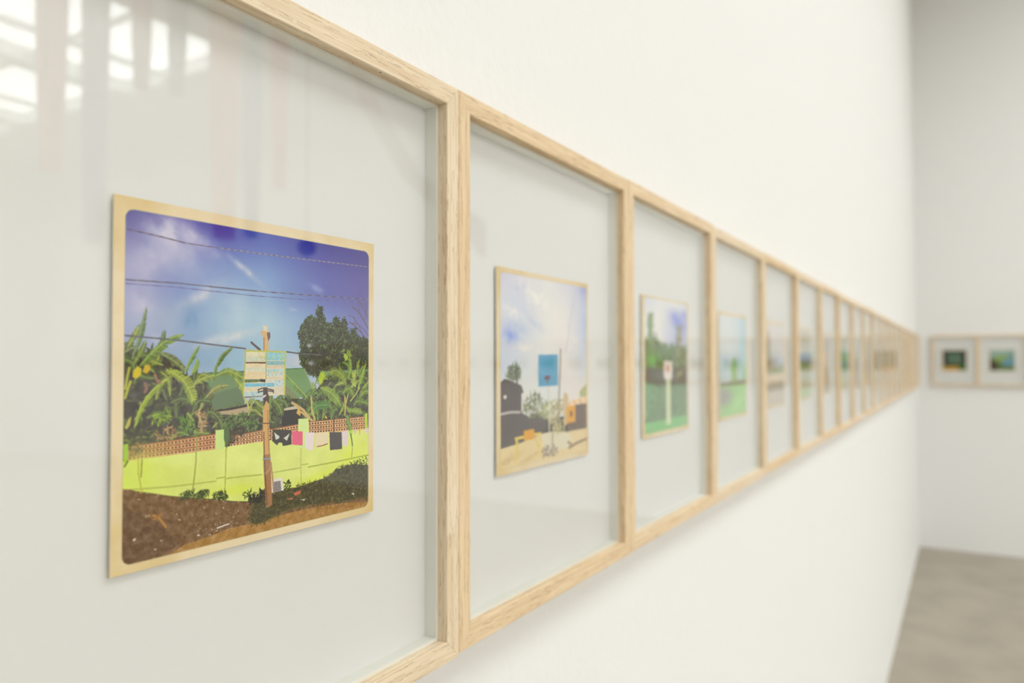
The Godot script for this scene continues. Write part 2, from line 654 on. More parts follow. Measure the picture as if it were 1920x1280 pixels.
func leaf(p: Array, wl: float, wr: float, c: Color, dark: Color, torn := 0.35) -> void:
	# a banana leaf: midrib through p (base to tip), half widths to its left and right, ribbed blade with torn edges
	var pts := PackedVector2Array()
	for i in p.size() / 2:
		pts.append(Vector2(p[i * 2], p[i * 2 + 1]))
	var curve := Curve2D.new()
	for i in pts.size():
		var t := (pts[mini(i + 1, pts.size() - 1)] - pts[maxi(i - 1, 0)]) / 6.0
		curve.add_point(pts[i], -t, t)
	var long := curve.get_baked_length()
	var n := maxi(8, int(long / 7.0))
	var gap_l := 1.0
	var gap_r := 1.0
	for i in n:
		var a := curve.sample_baked(long * i / n)
		var b := curve.sample_baked(long * (i + 1) / n)
		var side := (b - a).normalized().orthogonal()
		var t := (i + 0.5) / n
		var wide := pow(sin(PI * clampf(t * 0.93 + 0.07, 0.0, 1.0)), 0.55)
		var lean := (b - a).normalized() * 8.0
		if prng.randf() < torn:
			gap_r = prng.randf_range(0.45, 1.0)
		else:
			gap_r = lerpf(gap_r, 1.0, 0.5)
		if prng.randf() < torn * 0.6:
			gap_l = prng.randf_range(0.6, 1.0)
		else:
			gap_l = 1.0
		var f := prng.randf_range(0.0, 0.55)
		for s in 2:
			var w: float = (wl * gap_l if s == 0 else wr * gap_r) * wide
			var o := side * (w if s == 0 else -w)
			var col := c.lerp(dark, f if s == 0 else minf(1.0, f + 0.18))
			poly([a.x, a.y, b.x, b.y, b.x + o.x + lean.x, b.y + o.y + lean.y, a.x + o.x + lean.x, a.y + o.y + lean.y], col, 0.03)
	var rib := []
	for i in n + 1:
		var a := curve.sample_baked(long * i / n)
		rib.append_array([a.x, a.y])
	stroke(rib, 1.6, c.lerp(Color(0.82, 0.85, 0.62), 0.3), 0.6)


func inside(p: Array, q: Vector2) -> bool:
	var v := PackedVector2Array()
	for i in p.size() / 2:
		v.append(Vector2(p[i * 2], p[i * 2 + 1]))
	return Geometry2D.is_point_in_polygon(q, v)


func clumps(p: Array, count: int, size: float, cols: Array, long := 1.6) -> void:
	# small leaves strewn inside an outline
	var lo := Vector2(1e9, 1e9)
	var hi := -lo
	for i in p.size() / 2:
		var q := Vector2(p[i * 2], p[i * 2 + 1])
		lo = lo.min(q)
		hi = hi.max(q)
	for i in count:
		var q := Vector2(prng.randf_range(lo.x, hi.x), prng.randf_range(lo.y, hi.y))
		if not inside(p, q):
			continue
		var c: Color = cols[prng.randi_range(0, cols.size() - 1)]
		var d := Vector2.from_angle(prng.randf_range(0, TAU)) * size * prng.randf_range(0.5, 1.2)
		var o := d.orthogonal() / long * 0.6
		poly([q.x - d.x, q.y - d.y, q.x + o.x, q.y + o.y, q.x + d.x, q.y + d.y, q.x - o.x, q.y - o.y], c, 0.03)


func fringe(p: Array, count: int, size: float, cols: Array, long := 1.6, spread := 6.0) -> void:
	# leaves that break up an outline
	var n := p.size() / 2
	var total := 0.0
	for i in n:
		var j := (i + 1) % n
		total += Vector2(p[i * 2], p[i * 2 + 1]).distance_to(Vector2(p[j * 2], p[j * 2 + 1]))
	for i in n:
		var a := Vector2(p[i * 2], p[i * 2 + 1])
		var j := (i + 1) % n
		var b := Vector2(p[j * 2], p[j * 2 + 1])
		for k in roundi(count * a.distance_to(b) / total):
			var q := a.lerp(b, prng.randf()) + Vector2(prng.randf_range(-spread, spread), prng.randf_range(-spread, spread))
			var c: Color = cols[prng.randi_range(0, cols.size() - 1)]
			var d := Vector2.from_angle(prng.randf_range(0, TAU)) * size * prng.randf_range(0.5, 1.2)
			var o := d.orthogonal() / long * 0.6
			poly([q.x - d.x, q.y - d.y, q.x + o.x, q.y + o.y, q.x + d.x, q.y + d.y, q.x - o.x, q.y - o.y], c, 0.03)


func thicket(p: Array, count: int, long: float, cols: Array, dark: Color) -> void:
	# bent broad leaves strewn through a planting
	var lo := Vector2(1e9, 1e9)
	var hi := -lo
	for i in p.size() / 2:
		lo = lo.min(Vector2(p[i * 2], p[i * 2 + 1]))
		hi = hi.max(Vector2(p[i * 2], p[i * 2 + 1]))
	for i in count:
		var q := Vector2(prng.randf_range(lo.x, hi.x), prng.randf_range(lo.y, hi.y))
		if not inside(p, q):
			continue
		var d := Vector2.from_angle(prng.randf_range(-PI * 0.95, -PI * 0.05)) * long * prng.randf_range(0.6, 1.3)
		var e := d.rotated(prng.randf_range(-0.9, 0.9)) * 0.8
		var c: Color = cols[prng.randi_range(0, cols.size() - 1)]
		leaf([q.x, q.y, q.x + d.x, q.y + d.y, q.x + d.x + e.x, q.y + d.y + e.y + long * 0.25], long * 0.22, long * 0.26, c, dark)


func block_row(p: Array, rows: int, cols: int, brick: Color, hole: Color) -> void:
	# pierced blocks in courses inside the four corners p: top left, top right, lower right, lower left
	var tl := Vector2(p[0], p[1])
	var tr := Vector2(p[2], p[3])
	var br := Vector2(p[4], p[5])
	var bl := Vector2(p[6], p[7])
	poly(p, brick, 0.05, 1.0, 0.10, 20.0)
	for r in rows:
		var fa := (r + 0.5) / rows
		var joint_l := tl.lerp(bl, float(r) / rows)
		var joint_r := tr.lerp(br, float(r) / rows)
		stroke([joint_l.x, joint_l.y, joint_r.x, joint_r.y], 2.4, brick.lerp(rgb(120, 66, 46), 0.7))
		for c in cols:
			var q := tl.lerp(bl, fa).lerp(tr.lerp(br, fa), (c + 0.5) / cols)
			var w := tl.distance_to(tr) / cols * 0.25
			var h := tl.distance_to(bl) / rows * 0.24
			poly([q.x - w, q.y - h * 0.6, q.x, q.y - h, q.x + w, q.y - h * 0.6, q.x + w, q.y + h * 0.6, q.x, q.y + h, q.x - w, q.y + h * 0.6], hole, 0.03)


func pic_finish(left: float, top: float, right: float, low: float, corner: float, veil: float, lit: float) -> ImageTexture:
	# the cream sheet round the picture, printed in a fine linen weave with browned corners; then the
	# colours as seen through the glass are turned into the colours of the print itself
	var k := pn / 1000.0
	var out := PackedByteArray()
	out.resize(pn * pn * 3)
	var lut := PackedByteArray()
	lut.resize(256)
	for i in 256:
		var l := Color(i / 255.0, 0, 0).srgb_to_linear().r
		lut[i] = int(clampf(Color(maxf(0.0, (l - veil) / lit), 0, 0).linear_to_srgb().r, 0.0, 1.0) * 255.0)
	for y in pn:
		for x in pn:
			var u := x / k
			var v := y / k
			var dx := maxf(maxf(left + corner - u, u - (right - corner)), 0.0)
			var dy := maxf(maxf(top + corner - v, v - (low - corner)), 0.0)
			var o := (y * pn + x) * 3
			var edge := sqrt(dx * dx + dy * dy) - corner
			if edge > 0.0:
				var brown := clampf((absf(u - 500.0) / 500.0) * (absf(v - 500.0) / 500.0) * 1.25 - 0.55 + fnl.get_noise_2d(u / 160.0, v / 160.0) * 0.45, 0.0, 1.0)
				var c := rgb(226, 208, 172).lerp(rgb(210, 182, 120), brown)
				var weave := 0.012 * (sin(u * 1.05) * signf(sin(v * 1.05))) + grain[(x * 7919 + y * 10473) & 65535] * 0.012
				if edge < 2.0:
					c = c.lerp(rgb(150, 150, 110), 0.35)
				pd[o] = int(clampf(c.r + weave, 0, 1) * 255.0)
				pd[o + 1] = int(clampf(c.g + weave, 0, 1) * 255.0)
				pd[o + 2] = int(clampf(c.b + weave, 0, 1) * 255.0)
			out[o] = lut[pd[o]]
			out[o + 1] = lut[pd[o + 1]]
			out[o + 2] = lut[pd[o + 2]]
	return ImageTexture.create_from_image(Image.create_from_data(pn, pn, false, Image.FORMAT_RGB8, out))


func picture(i: int) -> Texture2D:
	match i:
		0: return picture_lime_wall()
		1: return picture_blue_board()
		2: return picture_green_park()
	return picture_small(i)


func picture_lime_wall() -> Texture2D:
	pic_begin(1024, 3)
	sky([
		[rgb(88, 82, 138), rgb(64, 54, 152), rgb(80, 90, 170), rgb(72, 68, 148), rgb(82, 76, 138)],
		[rgb(138, 136, 184), rgb(118, 138, 192), rgb(122, 150, 198), rgb(104, 108, 174), rgb(108, 102, 160)],
		[rgb(156, 160, 196), rgb(116, 148, 190), rgb(146, 180, 206), rgb(130, 152, 198), rgb(124, 122, 180)],
		[rgb(166, 170, 196), rgb(142, 168, 196), rgb(162, 196, 210), rgb(150, 178, 206), rgb(130, 138, 190)],
		[rgb(182, 182, 198), rgb(178, 182, 198), rgb(178, 196, 206), rgb(184, 194, 208), rgb(158, 170, 198)],
	], [0.0, 190.0, 330.0, 440.0, 540.0], 640.0)
	var cloud := rgb(190, 186, 208)
	blob(65, 201, 107, 87, 0.2, rgb(178, 174, 202), 0.7, 0.5, 140)
	blob(185, 142, 151, 91, 0.4, rgb(182, 182, 206), 0.55, 0.6, 120)
	blob(365, 265, 173, 97, -0.3, rgb(184, 204, 214), 0.5, 0.4, 140)
	blob(444, 325, 225, 84, 0.0, rgb(182, 204, 212), 0.55, 0.3, 140)
	blob(135, 327, 146, 60, 0.1, rgb(184, 186, 202), 0.5, 0.4, 120)
	blob(168, 84, 99, 72, 0.3, rgb(198, 194, 212), 0.85, 0.7, 90)
	blob(119, 150, 81, 47, -0.5, cloud, 0.6)
	blob(245, 87, 106, 35, 0.5, cloud, 0.6)
	blob(75, 287, 55, 56, 0.2, cloud, 0.7)
	blob(257, 249, 91, 25, -0.5, rgb(200, 200, 208), 0.6)
	blob(416, 158, 72, 12, 0.55, rgb(206, 206, 206), 0.8)
	blob(345, 371, 125, 21, -0.22, rgb(206, 206, 208), 0.75)
	blob(135, 379, 65, 21, 0.1, rgb(190, 190, 204), 0.6)
	blob(606, 444, 89, 34, 0.0, rgb(206, 200, 206), 0.8)
	blob(712, 192, 44, 15, 0.3, rgb(160, 180, 212), 0.5)
	blob(606, 269, 23, 7, 0.1, rgb(176, 188, 212), 0.6)
	blob(227, 321, 31, 46, 0.1, rgb(92, 134, 180), 0.6)
	# wires
	stroke([36, 88, 136, 95, 210, 102, 317, 102], 2.6, rgb(100, 86, 104), 0.85, rgb(124, 110, 132), 31.0)
	stroke([317, 102, 454, 100, 640, 97, 977, 89], 2.6, rgb(116, 108, 128), 0.85, rgb(148, 140, 158), 23.0)
	stroke([33, 223, 185, 219, 444, 220], 2.6, rgb(96, 88, 104), 0.85, rgb(104, 98, 114), 60.0)
	stroke([444, 220, 640, 217, 977, 210], 2.4, rgb(96, 90, 110), 0.85, rgb(128, 124, 146), 38.0)
	stroke([33, 233, 185, 231, 444, 235, 640, 233, 977, 222], 1.6, rgb(106, 106, 150), 0.85, rgb(120, 124, 170), 40.0)
	# bare branches
	var twig := rgb(116, 100, 118)
	stroke([978, 327, 949, 293, 926, 267, 904, 251, 882, 244], 3.4, twig)
	stroke([978, 291, 955, 259, 932, 231, 915, 215], 2.6, twig)
	stroke([978, 377, 938, 339, 904, 315, 871, 299], 3.0, twig)
	stroke([926, 267, 915, 234, 921, 206], 2.0, twig)
	stroke([949, 293, 960, 249, 954, 216], 2.0, twig)
	stroke([938, 339, 915, 301, 893, 282], 2.0, twig)
	stroke([978, 353, 949, 323, 915, 305, 880, 302], 2.0, twig)
	stroke([904, 315, 899, 282, 866, 274], 1.6, twig)
	# dark tree
	var tree := [636, 337, 647, 315, 666, 306, 671, 290, 688, 287, 700, 297, 717, 307, 712, 271, 722, 254, 739, 254, 741, 273, 741, 291, 767, 308, 792, 315, 795, 292, 813, 287, 823, 302, 839, 297, 847, 287, 858, 300, 861, 330, 877, 345, 885, 322, 901, 325, 913, 352, 949, 354, 972, 365, 972, 497, 717, 495, 669, 476, 645, 451, 638, 414, 647, 386, 633, 360]
	poly(tree, rgb(74, 76, 62), 0.05, 1.0, 0.10, 40.0)
	fringe(tree, 420, 8.0, [rgb(78, 88, 62), rgb(92, 106, 70), rgb(70, 74, 60)])
	clumps(tree, 2600, 7.0, [rgb(66, 66, 56), rgb(92, 106, 70), rgb(80, 90, 64), rgb(60, 58, 54), rgb(74, 82, 60), rgb(112, 128, 84), rgb(64, 66, 56)])
	clumps([636, 405, 737, 412, 972, 397, 972, 481, 676, 476], 500, 8.0, [rgb(66, 62, 56), rgb(74, 74, 58), rgb(60, 56, 52)])
	blob(680, 386, 14, 7, 0, rgb(180, 186, 206), 0.9)
	blob(688, 447, 19, 9, 0, rgb(186, 186, 200), 0.9)
	clumps([834, 404, 872, 395, 883, 418, 861, 438, 834, 423], 30, 12.0, [rgb(170, 190, 80), rgb(130, 150, 66)])
	# roofs and houses
	poly([277, 474, 345, 471, 417, 469, 417, 586, 293, 587], rgb(112, 138, 98), 0.02)
	poly([293, 539, 417, 513, 417, 586, 293, 587], rgb(104, 122, 92), 0.03)
	poly([574, 466, 654, 464, 702, 548, 676, 563, 574, 559], rgb(118, 150, 104), 0.02)
	poly([574, 515, 640, 566, 574, 566], rgb(128, 134, 98), 0.03)
	poly([654, 464, 661, 465, 707, 548, 700, 548], rgb(140, 160, 118), 0.02)
	poly([732, 475, 978, 471, 978, 548, 803, 546], rgb(124, 154, 106), 0.03)
	stroke([278, 474, 417, 471], 2.0, rgb(84, 110, 76))
	stroke([574, 466, 654, 464], 2.4, rgb(92, 124, 84))
	# dark foliage behind the fence
	var back := [31, 404, 42, 392, 66, 403, 84, 420, 111, 405, 135, 419, 164, 437, 191, 448, 205, 473, 222, 482, 250, 476, 278, 495, 295, 539, 304, 588, 355, 585, 427, 573, 485, 568, 489, 664, 384, 676, 30, 670]
	poly(back, rgb(76, 72, 66), 0.05, 1.0, 0.12, 35.0)
	fringe(back, 160, 12.0, [rgb(80, 84, 60), rgb(96, 108, 66)], 2.2)
	clumps(back, 1100, 13.0, [rgb(70, 66, 62), rgb(88, 94, 62), rgb(78, 84, 60), rgb(62, 58, 58), rgb(108, 120, 66), rgb(72, 70, 62)], 2.2)
	thicket(back, 46, 40.0, [rgb(128, 146, 68), rgb(104, 124, 66), rgb(150, 160, 72), rgb(96, 108, 68)], rgb(70, 78, 54))
	var back2 := [506, 562, 572, 560, 640, 566, 698, 557, 727, 524, 752, 495, 840, 496, 978, 477, 979, 640, 840, 653, 640, 659, 506, 665]
	poly(back2, rgb(80, 80, 66), 0.05, 1.0, 0.12, 35.0)
	fringe(back2, 160, 12.0, [rgb(90, 104, 62), rgb(110, 130, 70)], 2.2)
	clumps(back2, 900, 13.0, [rgb(70, 66, 62), rgb(92, 102, 64), rgb(86, 100, 62), rgb(62, 58, 58), rgb(120, 138, 72), rgb(74, 74, 64)], 2.2)
	thicket(back2, 40, 40.0, [rgb(140, 164, 76), rgb(116, 140, 72), rgb(166, 182, 84), rgb(100, 122, 70)], rgb(76, 90, 58))
	poly([304, 583, 444, 577, 444, 597, 384, 604, 308, 594], rgb(178, 158, 126), 0.03)
	stroke([295, 587, 364, 584, 444, 575], 5.0, rgb(58, 52, 50))
	poly([563, 599, 645, 597, 645, 656, 563, 662], rgb(58, 54, 54), 0.02)
	poly([572, 594, 631, 587, 640, 598, 572, 601], rgb(196, 184, 158), 0.03)
	# banana leaves, far to near
	leaf([135, 416, 171, 436, 211, 464], 14, 8, rgb(128, 138, 84), rgb(74, 76, 56))
	leaf([54, 430, 72, 374, 91, 296], 4, 12, rgb(118, 142, 92), rgb(74, 86, 62))
	leaf([75, 403, 51, 404, 33, 416], 4, 7, rgb(120, 134, 92), rgb(80, 90, 66))
	leaf([75, 452, 119, 408, 164, 376, 201, 364], 6, 19, rgb(134, 160, 72), rgb(78, 96, 50))
	leaf([211, 470, 229, 433, 252, 398], 3, 13, rgb(134, 164, 78), rgb(84, 104, 56))
	leaf([231, 476, 243, 454, 250, 435], 3, 13, rgb(150, 174, 74), rgb(120, 140, 74))
	leaf([300, 501, 311, 460, 334, 421, 370, 396], 3, 14, rgb(120, 144, 76), rgb(78, 92, 58))
	leaf([184, 476, 154, 464], 10, 10, rgb(170, 182, 74), rgb(110, 128, 60))
	leaf([164, 467, 205, 494, 229, 532, 243, 572], 23, 13, rgb(172, 184, 78), rgb(92, 108, 60))
	leaf([62, 615, 81, 560, 115, 517, 158, 488], 3, 12, rgb(172, 186, 62), rgb(110, 132, 56))
	leaf([239, 510, 264, 492, 308, 481], 5, 13, rgb(164, 176, 80), rgb(100, 112, 62))
	leaf([257, 586, 278, 549, 315, 518, 355, 512], 7, 15, rgb(154, 156, 88), rgb(86, 86, 62))
	leaf([315, 482, 353, 470, 384, 479, 415, 493], 11, 14, rgb(150, 168, 76), rgb(84, 100, 58))
	leaf([380, 492, 403, 516, 415, 542], 13, 11, rgb(168, 182, 76), rgb(94, 110, 58))
	leaf([278, 612, 293, 587, 326, 611, 337, 637], 14, 14, rgb(104, 116, 72), rgb(74, 80, 56))
	leaf([236, 585, 257, 554, 293, 558], 13, 10, rgb(96, 112, 70), rgb(70, 76, 56))
	leaf([576, 483, 608, 508, 673, 563], 4, 14, rgb(140, 166, 86), rgb(90, 114, 64))
	leaf([452, 560, 477, 581, 506, 596], 11, 15, rgb(150, 168, 80), rgb(86, 100, 58))
	leaf([524, 562, 550, 584, 563, 613], 16, 16, rgb(120, 142, 74), rgb(76, 90, 56))
	leaf([727, 521, 742, 495, 747, 480], 17, 13, rgb(186, 202, 60), rgb(130, 156, 56))
	leaf([732, 532, 767, 544, 803, 567, 829, 599], 16, 22, rgb(150, 172, 78), rgb(90, 110, 60))
	leaf([695, 612, 717, 594, 747, 592, 772, 593], 17, 15, rgb(98, 136, 78), rgb(82, 118, 68), 0.0)
	leaf([707, 590, 688, 564, 707, 535], 11, 11, rgb(108, 138, 74), rgb(76, 92, 58))
	leaf([856, 527, 840, 492, 803, 473, 772, 480], 18, 16, rgb(146, 160, 76), rgb(104, 118, 62))
	leaf([866, 500, 880, 465, 874, 430], 9, 9, rgb(142, 172, 76), rgb(96, 122, 60))
	leaf([905, 535, 894, 504, 905, 477], 16, 14, rgb(186, 196, 100), rgb(118, 140, 64))
	leaf([916, 543, 938, 496, 958, 449], 7, 10, rgb(150, 180, 74), rgb(100, 128, 60))
	leaf([840, 553, 872, 538, 894, 570], 14, 14, rgb(140, 164, 74), rgb(84, 104, 58))
	leaf([922, 583, 944, 556, 973, 552], 14, 12, rgb(136, 160, 72), rgb(82, 104, 58))
	leaf([894, 605, 916, 586, 973, 600], 14, 14, rgb(120, 144, 70), rgb(78, 96, 56))
	leaf([782, 649, 793, 616, 813, 609], 13, 11, rgb(108, 130, 72), rgb(76, 92, 56))
	leaf([861, 619, 905, 621, 939, 630], 12, 12, rgb(150, 170, 78), rgb(96, 120, 60))
	var yellow := rgb(206, 186, 52)
	poly([55, 481, 58, 464, 69, 452, 79, 458, 79, 476, 66, 486], yellow, 0.05)
	poly([84, 467, 90, 449, 103, 449, 106, 461, 95, 473], rgb(204, 172, 54), 0.05)
	stroke([35, 512, 41, 479, 46, 456], 5.0, rgb(172, 172, 70))
	stroke([35, 536, 44, 507, 50, 493], 5.0, rgb(176, 176, 60))
	poly([35, 616, 44, 594, 53, 585, 50, 608, 41, 619], rgb(190, 180, 92), 0.05)
	stroke([119, 476, 125, 491, 135, 500], 6.0, rgb(150, 114, 90))
	stroke([90, 499, 96, 514, 90, 523], 6.0, rgb(142, 108, 92))
	stroke([257, 582, 260, 605, 266, 624, 267, 646], 6.0, rgb(186, 164, 104))
	stroke([220, 587, 239, 610, 246, 648], 4.0, rgb(150, 160, 84))
	clumps([246, 582, 278, 583, 286, 634, 260, 648], 70, 11.0, [rgb(176, 140, 104), rgb(150, 116, 84), rgb(190, 166, 120)], 3.0)
	clumps([118, 639, 154, 620, 184, 628, 201, 654, 134, 655], 60, 11.0, [rgb(170, 128, 92), rgb(188, 150, 108), rgb(120, 90, 72)], 3.0)
	clumps([118, 580, 167, 570, 171, 612, 109, 612], 40, 12.0, [rgb(126, 150, 64), rgb(104, 126, 60), rgb(150, 170, 60)], 1.8)
	clumps([194, 598, 239, 600, 246, 654, 201, 654], 50, 12.0, [rgb(92, 122, 60), rgb(104, 140, 66), rgb(70, 84, 52)], 2.5)
	clumps([341, 602, 444, 597, 477, 636, 456, 672, 364, 655, 341, 638], 260, 10.0, [rgb(84, 104, 60), rgb(104, 130, 70), rgb(66, 78, 52), rgb(122, 146, 80)], 2.2)
	clumps([353, 648, 444, 654, 403, 678, 360, 675], 90, 9.0, [rgb(70, 62, 56), rgb(84, 78, 58), rgb(60, 56, 52)], 2.2)
	stroke([415, 552, 427, 569, 436, 597], 4.0, rgb(196, 186, 112))
	stroke([452, 557, 440, 580, 431, 606], 5.0, rgb(150, 166, 92))
	stroke([606, 577, 654, 603, 683, 633, 702, 649], 6.0, rgb(196, 168, 112))
	stroke([645, 609, 683, 637], 4.0, rgb(196, 168, 112))
	stroke([690, 564, 693, 604, 707, 642], 6.0, rgb(190, 178, 98))
	stroke([850, 569, 853, 596, 851, 630], 6.0, rgb(198, 168, 92))
	stroke([867, 558, 856, 588], 3.0, rgb(190, 190, 110))
	stroke([927, 536, 905, 562, 877, 585], 2.6, rgb(190, 190, 110))
	poly([624, 612, 633, 594, 645, 609, 640, 623], rgb(214, 172, 84), 0.04)
	poly([752, 637, 757, 626, 767, 641], rgb(206, 178, 62), 0.04)
	# pierced block fence
	var brick := rgb(216, 172, 122)
	var hole := rgb(66, 46, 40)
	block_row([45, 666, 313, 655, 313, 700, 45, 703], 3, 24, rgb(208, 156, 108), hole)
	block_row([364, 668, 489, 657, 489, 694, 364, 698], 3, 11, brick, hole)
	block_row([511, 658, 633, 650, 633, 695, 511, 696], 3, 10, brick, hole)
	block_row([678, 645, 956, 645, 956, 693, 678, 687], 3, 22, brick, hole)
	clumps([345, 644, 411, 645, 415, 665, 384, 683, 353, 690], 110, 10.0, [rgb(64, 54, 50), rgb(84, 66, 56), rgb(74, 82, 56)], 2.0)
	clumps([45, 663, 74, 654, 87, 681, 74, 697, 47, 686], 80, 9.0, [rgb(110, 96, 66), rgb(150, 112, 78), rgb(84, 80, 56)], 2.0)
	stroke([795, 639, 795, 699], 4.0, rgb(90, 70, 58))
	leaf([861, 631, 867, 658, 883, 690], 12, 16, rgb(124, 150, 84), rgb(92, 116, 66))
	# lime wall
	var lime := [30, 703, 45, 703, 313, 700, 313, 644, 347, 643, 347, 696, 485, 694, 633, 684, 633, 632, 678, 633, 681, 687, 956, 693, 979, 692, 979, 864, 840, 869, 641, 875, 506, 885, 384, 864, 307, 845, 167, 814, 74, 787, 30, 777]
	poly(lime, rgb(214, 222, 126), 0.025, 1.0, 0.035, 120.0)
	blob(56, 751, 137, 93, 0, rgb(206, 226, 92), 0.7, 0.3)
	blob(894, 788, 110, 78, 0, rgb(214, 228, 84), 0.75, 0.3)
	blob(737, 838, 150, 30, -0.2, rgb(212, 224, 70), 0.7, 0.3)
	blob(384, 829, 118, 23, 0, rgb(210, 222, 80), 0.7, 0.3)
	poly([633, 634, 676, 633, 678, 731, 636, 731], rgb(204, 224, 146), 0.02)
	poly([315, 647, 343, 644, 345, 700, 315, 702], rgb(198, 220, 134), 0.02)
	poly([32, 659, 45, 657, 45, 703, 32, 708], rgb(160, 196, 62), 0.03)
	poly([953, 635, 967, 632, 970, 692, 956, 693], rgb(180, 206, 70), 0.03)
	poly([343, 638, 362, 636, 362, 675, 353, 703, 343, 673], rgb(82, 106, 62), 0.04)
	stroke([351, 700, 349, 784, 347, 852], 2.6, rgb(168, 178, 76))
	stroke([56, 780, 167, 789, 253, 792, 317, 794], 3.4, rgb(178, 190, 92))
	stroke([319, 786, 347, 786], 3.0, rgb(170, 182, 88))
	stroke([349, 791, 413, 793, 485, 797], 3.4, rgb(176, 186, 92))
	stroke([524, 796, 645, 795], 3.4, rgb(176, 186, 92))
	stroke([648, 786, 678, 786], 3.0, rgb(178, 190, 92))
	stroke([678, 797, 814, 794, 973, 788], 3.8, rgb(166, 180, 70))
	stroke([645, 732, 645, 800, 648, 865], 2.2, rgb(176, 186, 86))
	stroke([74, 703, 74, 738, 83, 783, 86, 795], 3.0, rgb(190, 186, 84))
	stroke([84, 704, 82, 751], 3.0, rgb(150, 150, 70))
	stroke([250, 657, 249, 726, 244, 772, 239, 812], 3.0, rgb(156, 160, 76))
	stroke([45, 703, 35, 717], 3.0, rgb(110, 120, 60))
	# washing on the line
	poly([526, 658, 603, 666, 605, 714, 567, 715, 565, 704, 550, 703, 545, 711, 524, 695], rgb(70, 66, 62), 0.03)
	poly([532, 667, 543, 676, 554, 682, 552, 689, 539, 693], rgb(206, 204, 192), 0.03)
	poly([597, 676, 579, 686, 570, 690, 585, 700], rgb(206, 204, 192), 0.03)
	poly([606, 670, 652, 675, 652, 722, 606, 714], rgb(224, 98, 130), 0.03)
	poly([664, 679, 703, 682, 700, 744, 683, 740, 664, 733], rgb(226, 212, 212), 0.02)
	poly([705, 684, 770, 686, 770, 729, 737, 734, 712, 734], rgb(224, 208, 174), 0.02)
	poly([775, 688, 835, 692, 837, 752, 778, 751], rgb(84, 80, 80), 0.02)
	poly([835, 691, 870, 689, 864, 745, 840, 741], rgb(220, 204, 208), 0.02)
	poly([870, 691, 891, 689, 889, 708, 875, 707], rgb(166, 216, 62), 0.02)
	poly([894, 691, 913, 690, 902, 707, 897, 706], rgb(214, 190, 170), 0.03)
	poly([922, 693, 930, 691, 930, 713, 925, 708], rgb(206, 176, 120), 0.03)
	poly([953, 691, 973, 688, 973, 704, 956, 707], rgb(222, 200, 206), 0.03)
	stroke([880, 703, 886, 725, 889, 745], 4.0, rgb(90, 110, 60))
	stroke([889, 745, 886, 787], 1.6, rgb(120, 140, 100))
	stroke([717, 732, 742, 731, 767, 727], 2.2, rgb(150, 92, 60))
	# ground
	var soil := [30, 775, 53, 779, 74, 789, 167, 815, 307, 847, 384, 866, 506, 888, 641, 890, 840, 889, 979, 876, 980, 997, 423, 980, 30, 978]
	poly(soil, rgb(122, 95, 70), 0.07, 1.0, 0.10, 26.0)
	clumps(soil, 900, 3.0, [rgb(150, 122, 92), rgb(100, 76, 58), rgb(86, 64, 52), rgb(170, 142, 108)], 1.3)
	var low_left := [30, 820, 134, 880, 200, 952, 134, 977, 30, 978]
	poly(low_left, rgb(104, 80, 64), 0.07, 0.6, 0.10, 26.0)
	clumps(soil, 130, 5.0, [rgb(190, 164, 130), rgb(178, 148, 110), rgb(84, 60, 48)], 1.4)
	var sand := [979, 961, 841, 944, 713, 937, 572, 937, 464, 943, 364, 942, 289, 953, 218, 958, 167, 976, 423, 980, 980, 997]
	poly(sand, rgb(166, 126, 74), 0.05, 1.0, 0.10, 30.0)
	clumps([979, 933, 840, 937, 713, 929, 713, 951, 980, 973], 200, 5.0, [rgb(130, 90, 66), rgb(146, 104, 74), rgb(118, 82, 60)], 2.0)
	clumps([235, 915, 383, 923, 444, 940, 271, 952], 90, 4.0, [rgb(196, 176, 152), rgb(120, 92, 66)], 2.0)
	stroke([118, 859, 134, 868, 147, 885, 157, 898], 4.0, rgb(176, 128, 74))
	stroke([118, 871, 144, 860], 4.0, rgb(160, 114, 66))
	stroke([322, 933, 345, 930, 364, 928], 2.2, rgb(226, 216, 206))
	poly([60, 914, 68, 910, 68, 917, 61, 917], rgb(214, 196, 166), 0.02)
	poly([256, 940, 263, 939, 262, 943, 256, 944], rgb(226, 220, 214), 0.02)
	poly([121, 951, 131, 951, 124, 956], rgb(206, 196, 180), 0.02)
	clumps([30, 775, 74, 785, 167, 812, 307, 844, 444, 876, 435, 880, 167, 820, 30, 782], 260, 4.0, [rgb(190, 140, 88), rgb(160, 116, 74), rgb(206, 168, 110)], 1.5)
	for s in [[214, 822], [228, 822], [256, 826], [267, 824], [278, 827], [320, 837], [334, 839], [429, 850], [345, 842]]:
		clumps([s[0] - 16, s[1] - 8, s[0] + 16, s[1] - 14, s[0] + 14, s[1] + 10, s[0] - 14, s[1] + 10], 40, 8.0, [rgb(70, 82, 52), rgb(92, 106, 60), rgb(58, 62, 46)], 2.4)
	var grass := [435, 932, 452, 891, 477, 857, 498, 839, 572, 859, 641, 857, 703, 849, 762, 843, 814, 822, 894, 812, 979, 828, 979, 941, 840, 937, 713, 926, 631, 921, 572, 926, 519, 942, 464, 950]
	poly(grass, rgb(82, 78, 58), 0.06, 1.0, 0.10, 20.0)
	fringe(grass, 340, 10.0, [rgb(84, 84, 58), rgb(100, 100, 62), rgb(72, 70, 52)], 4.0, 7.0)
	clumps(grass, 2600, 8.0, [rgb(74, 70, 54), rgb(102, 100, 66), rgb(90, 88, 60), rgb(64, 60, 50), rgb(120, 120, 76), rgb(80, 76, 56)], 4.5)
	clumps([809, 814, 979, 788, 979, 840, 803, 844], 140, 9.0, [rgb(66, 70, 48), rgb(86, 96, 56), rgb(54, 54, 42)], 3.0)
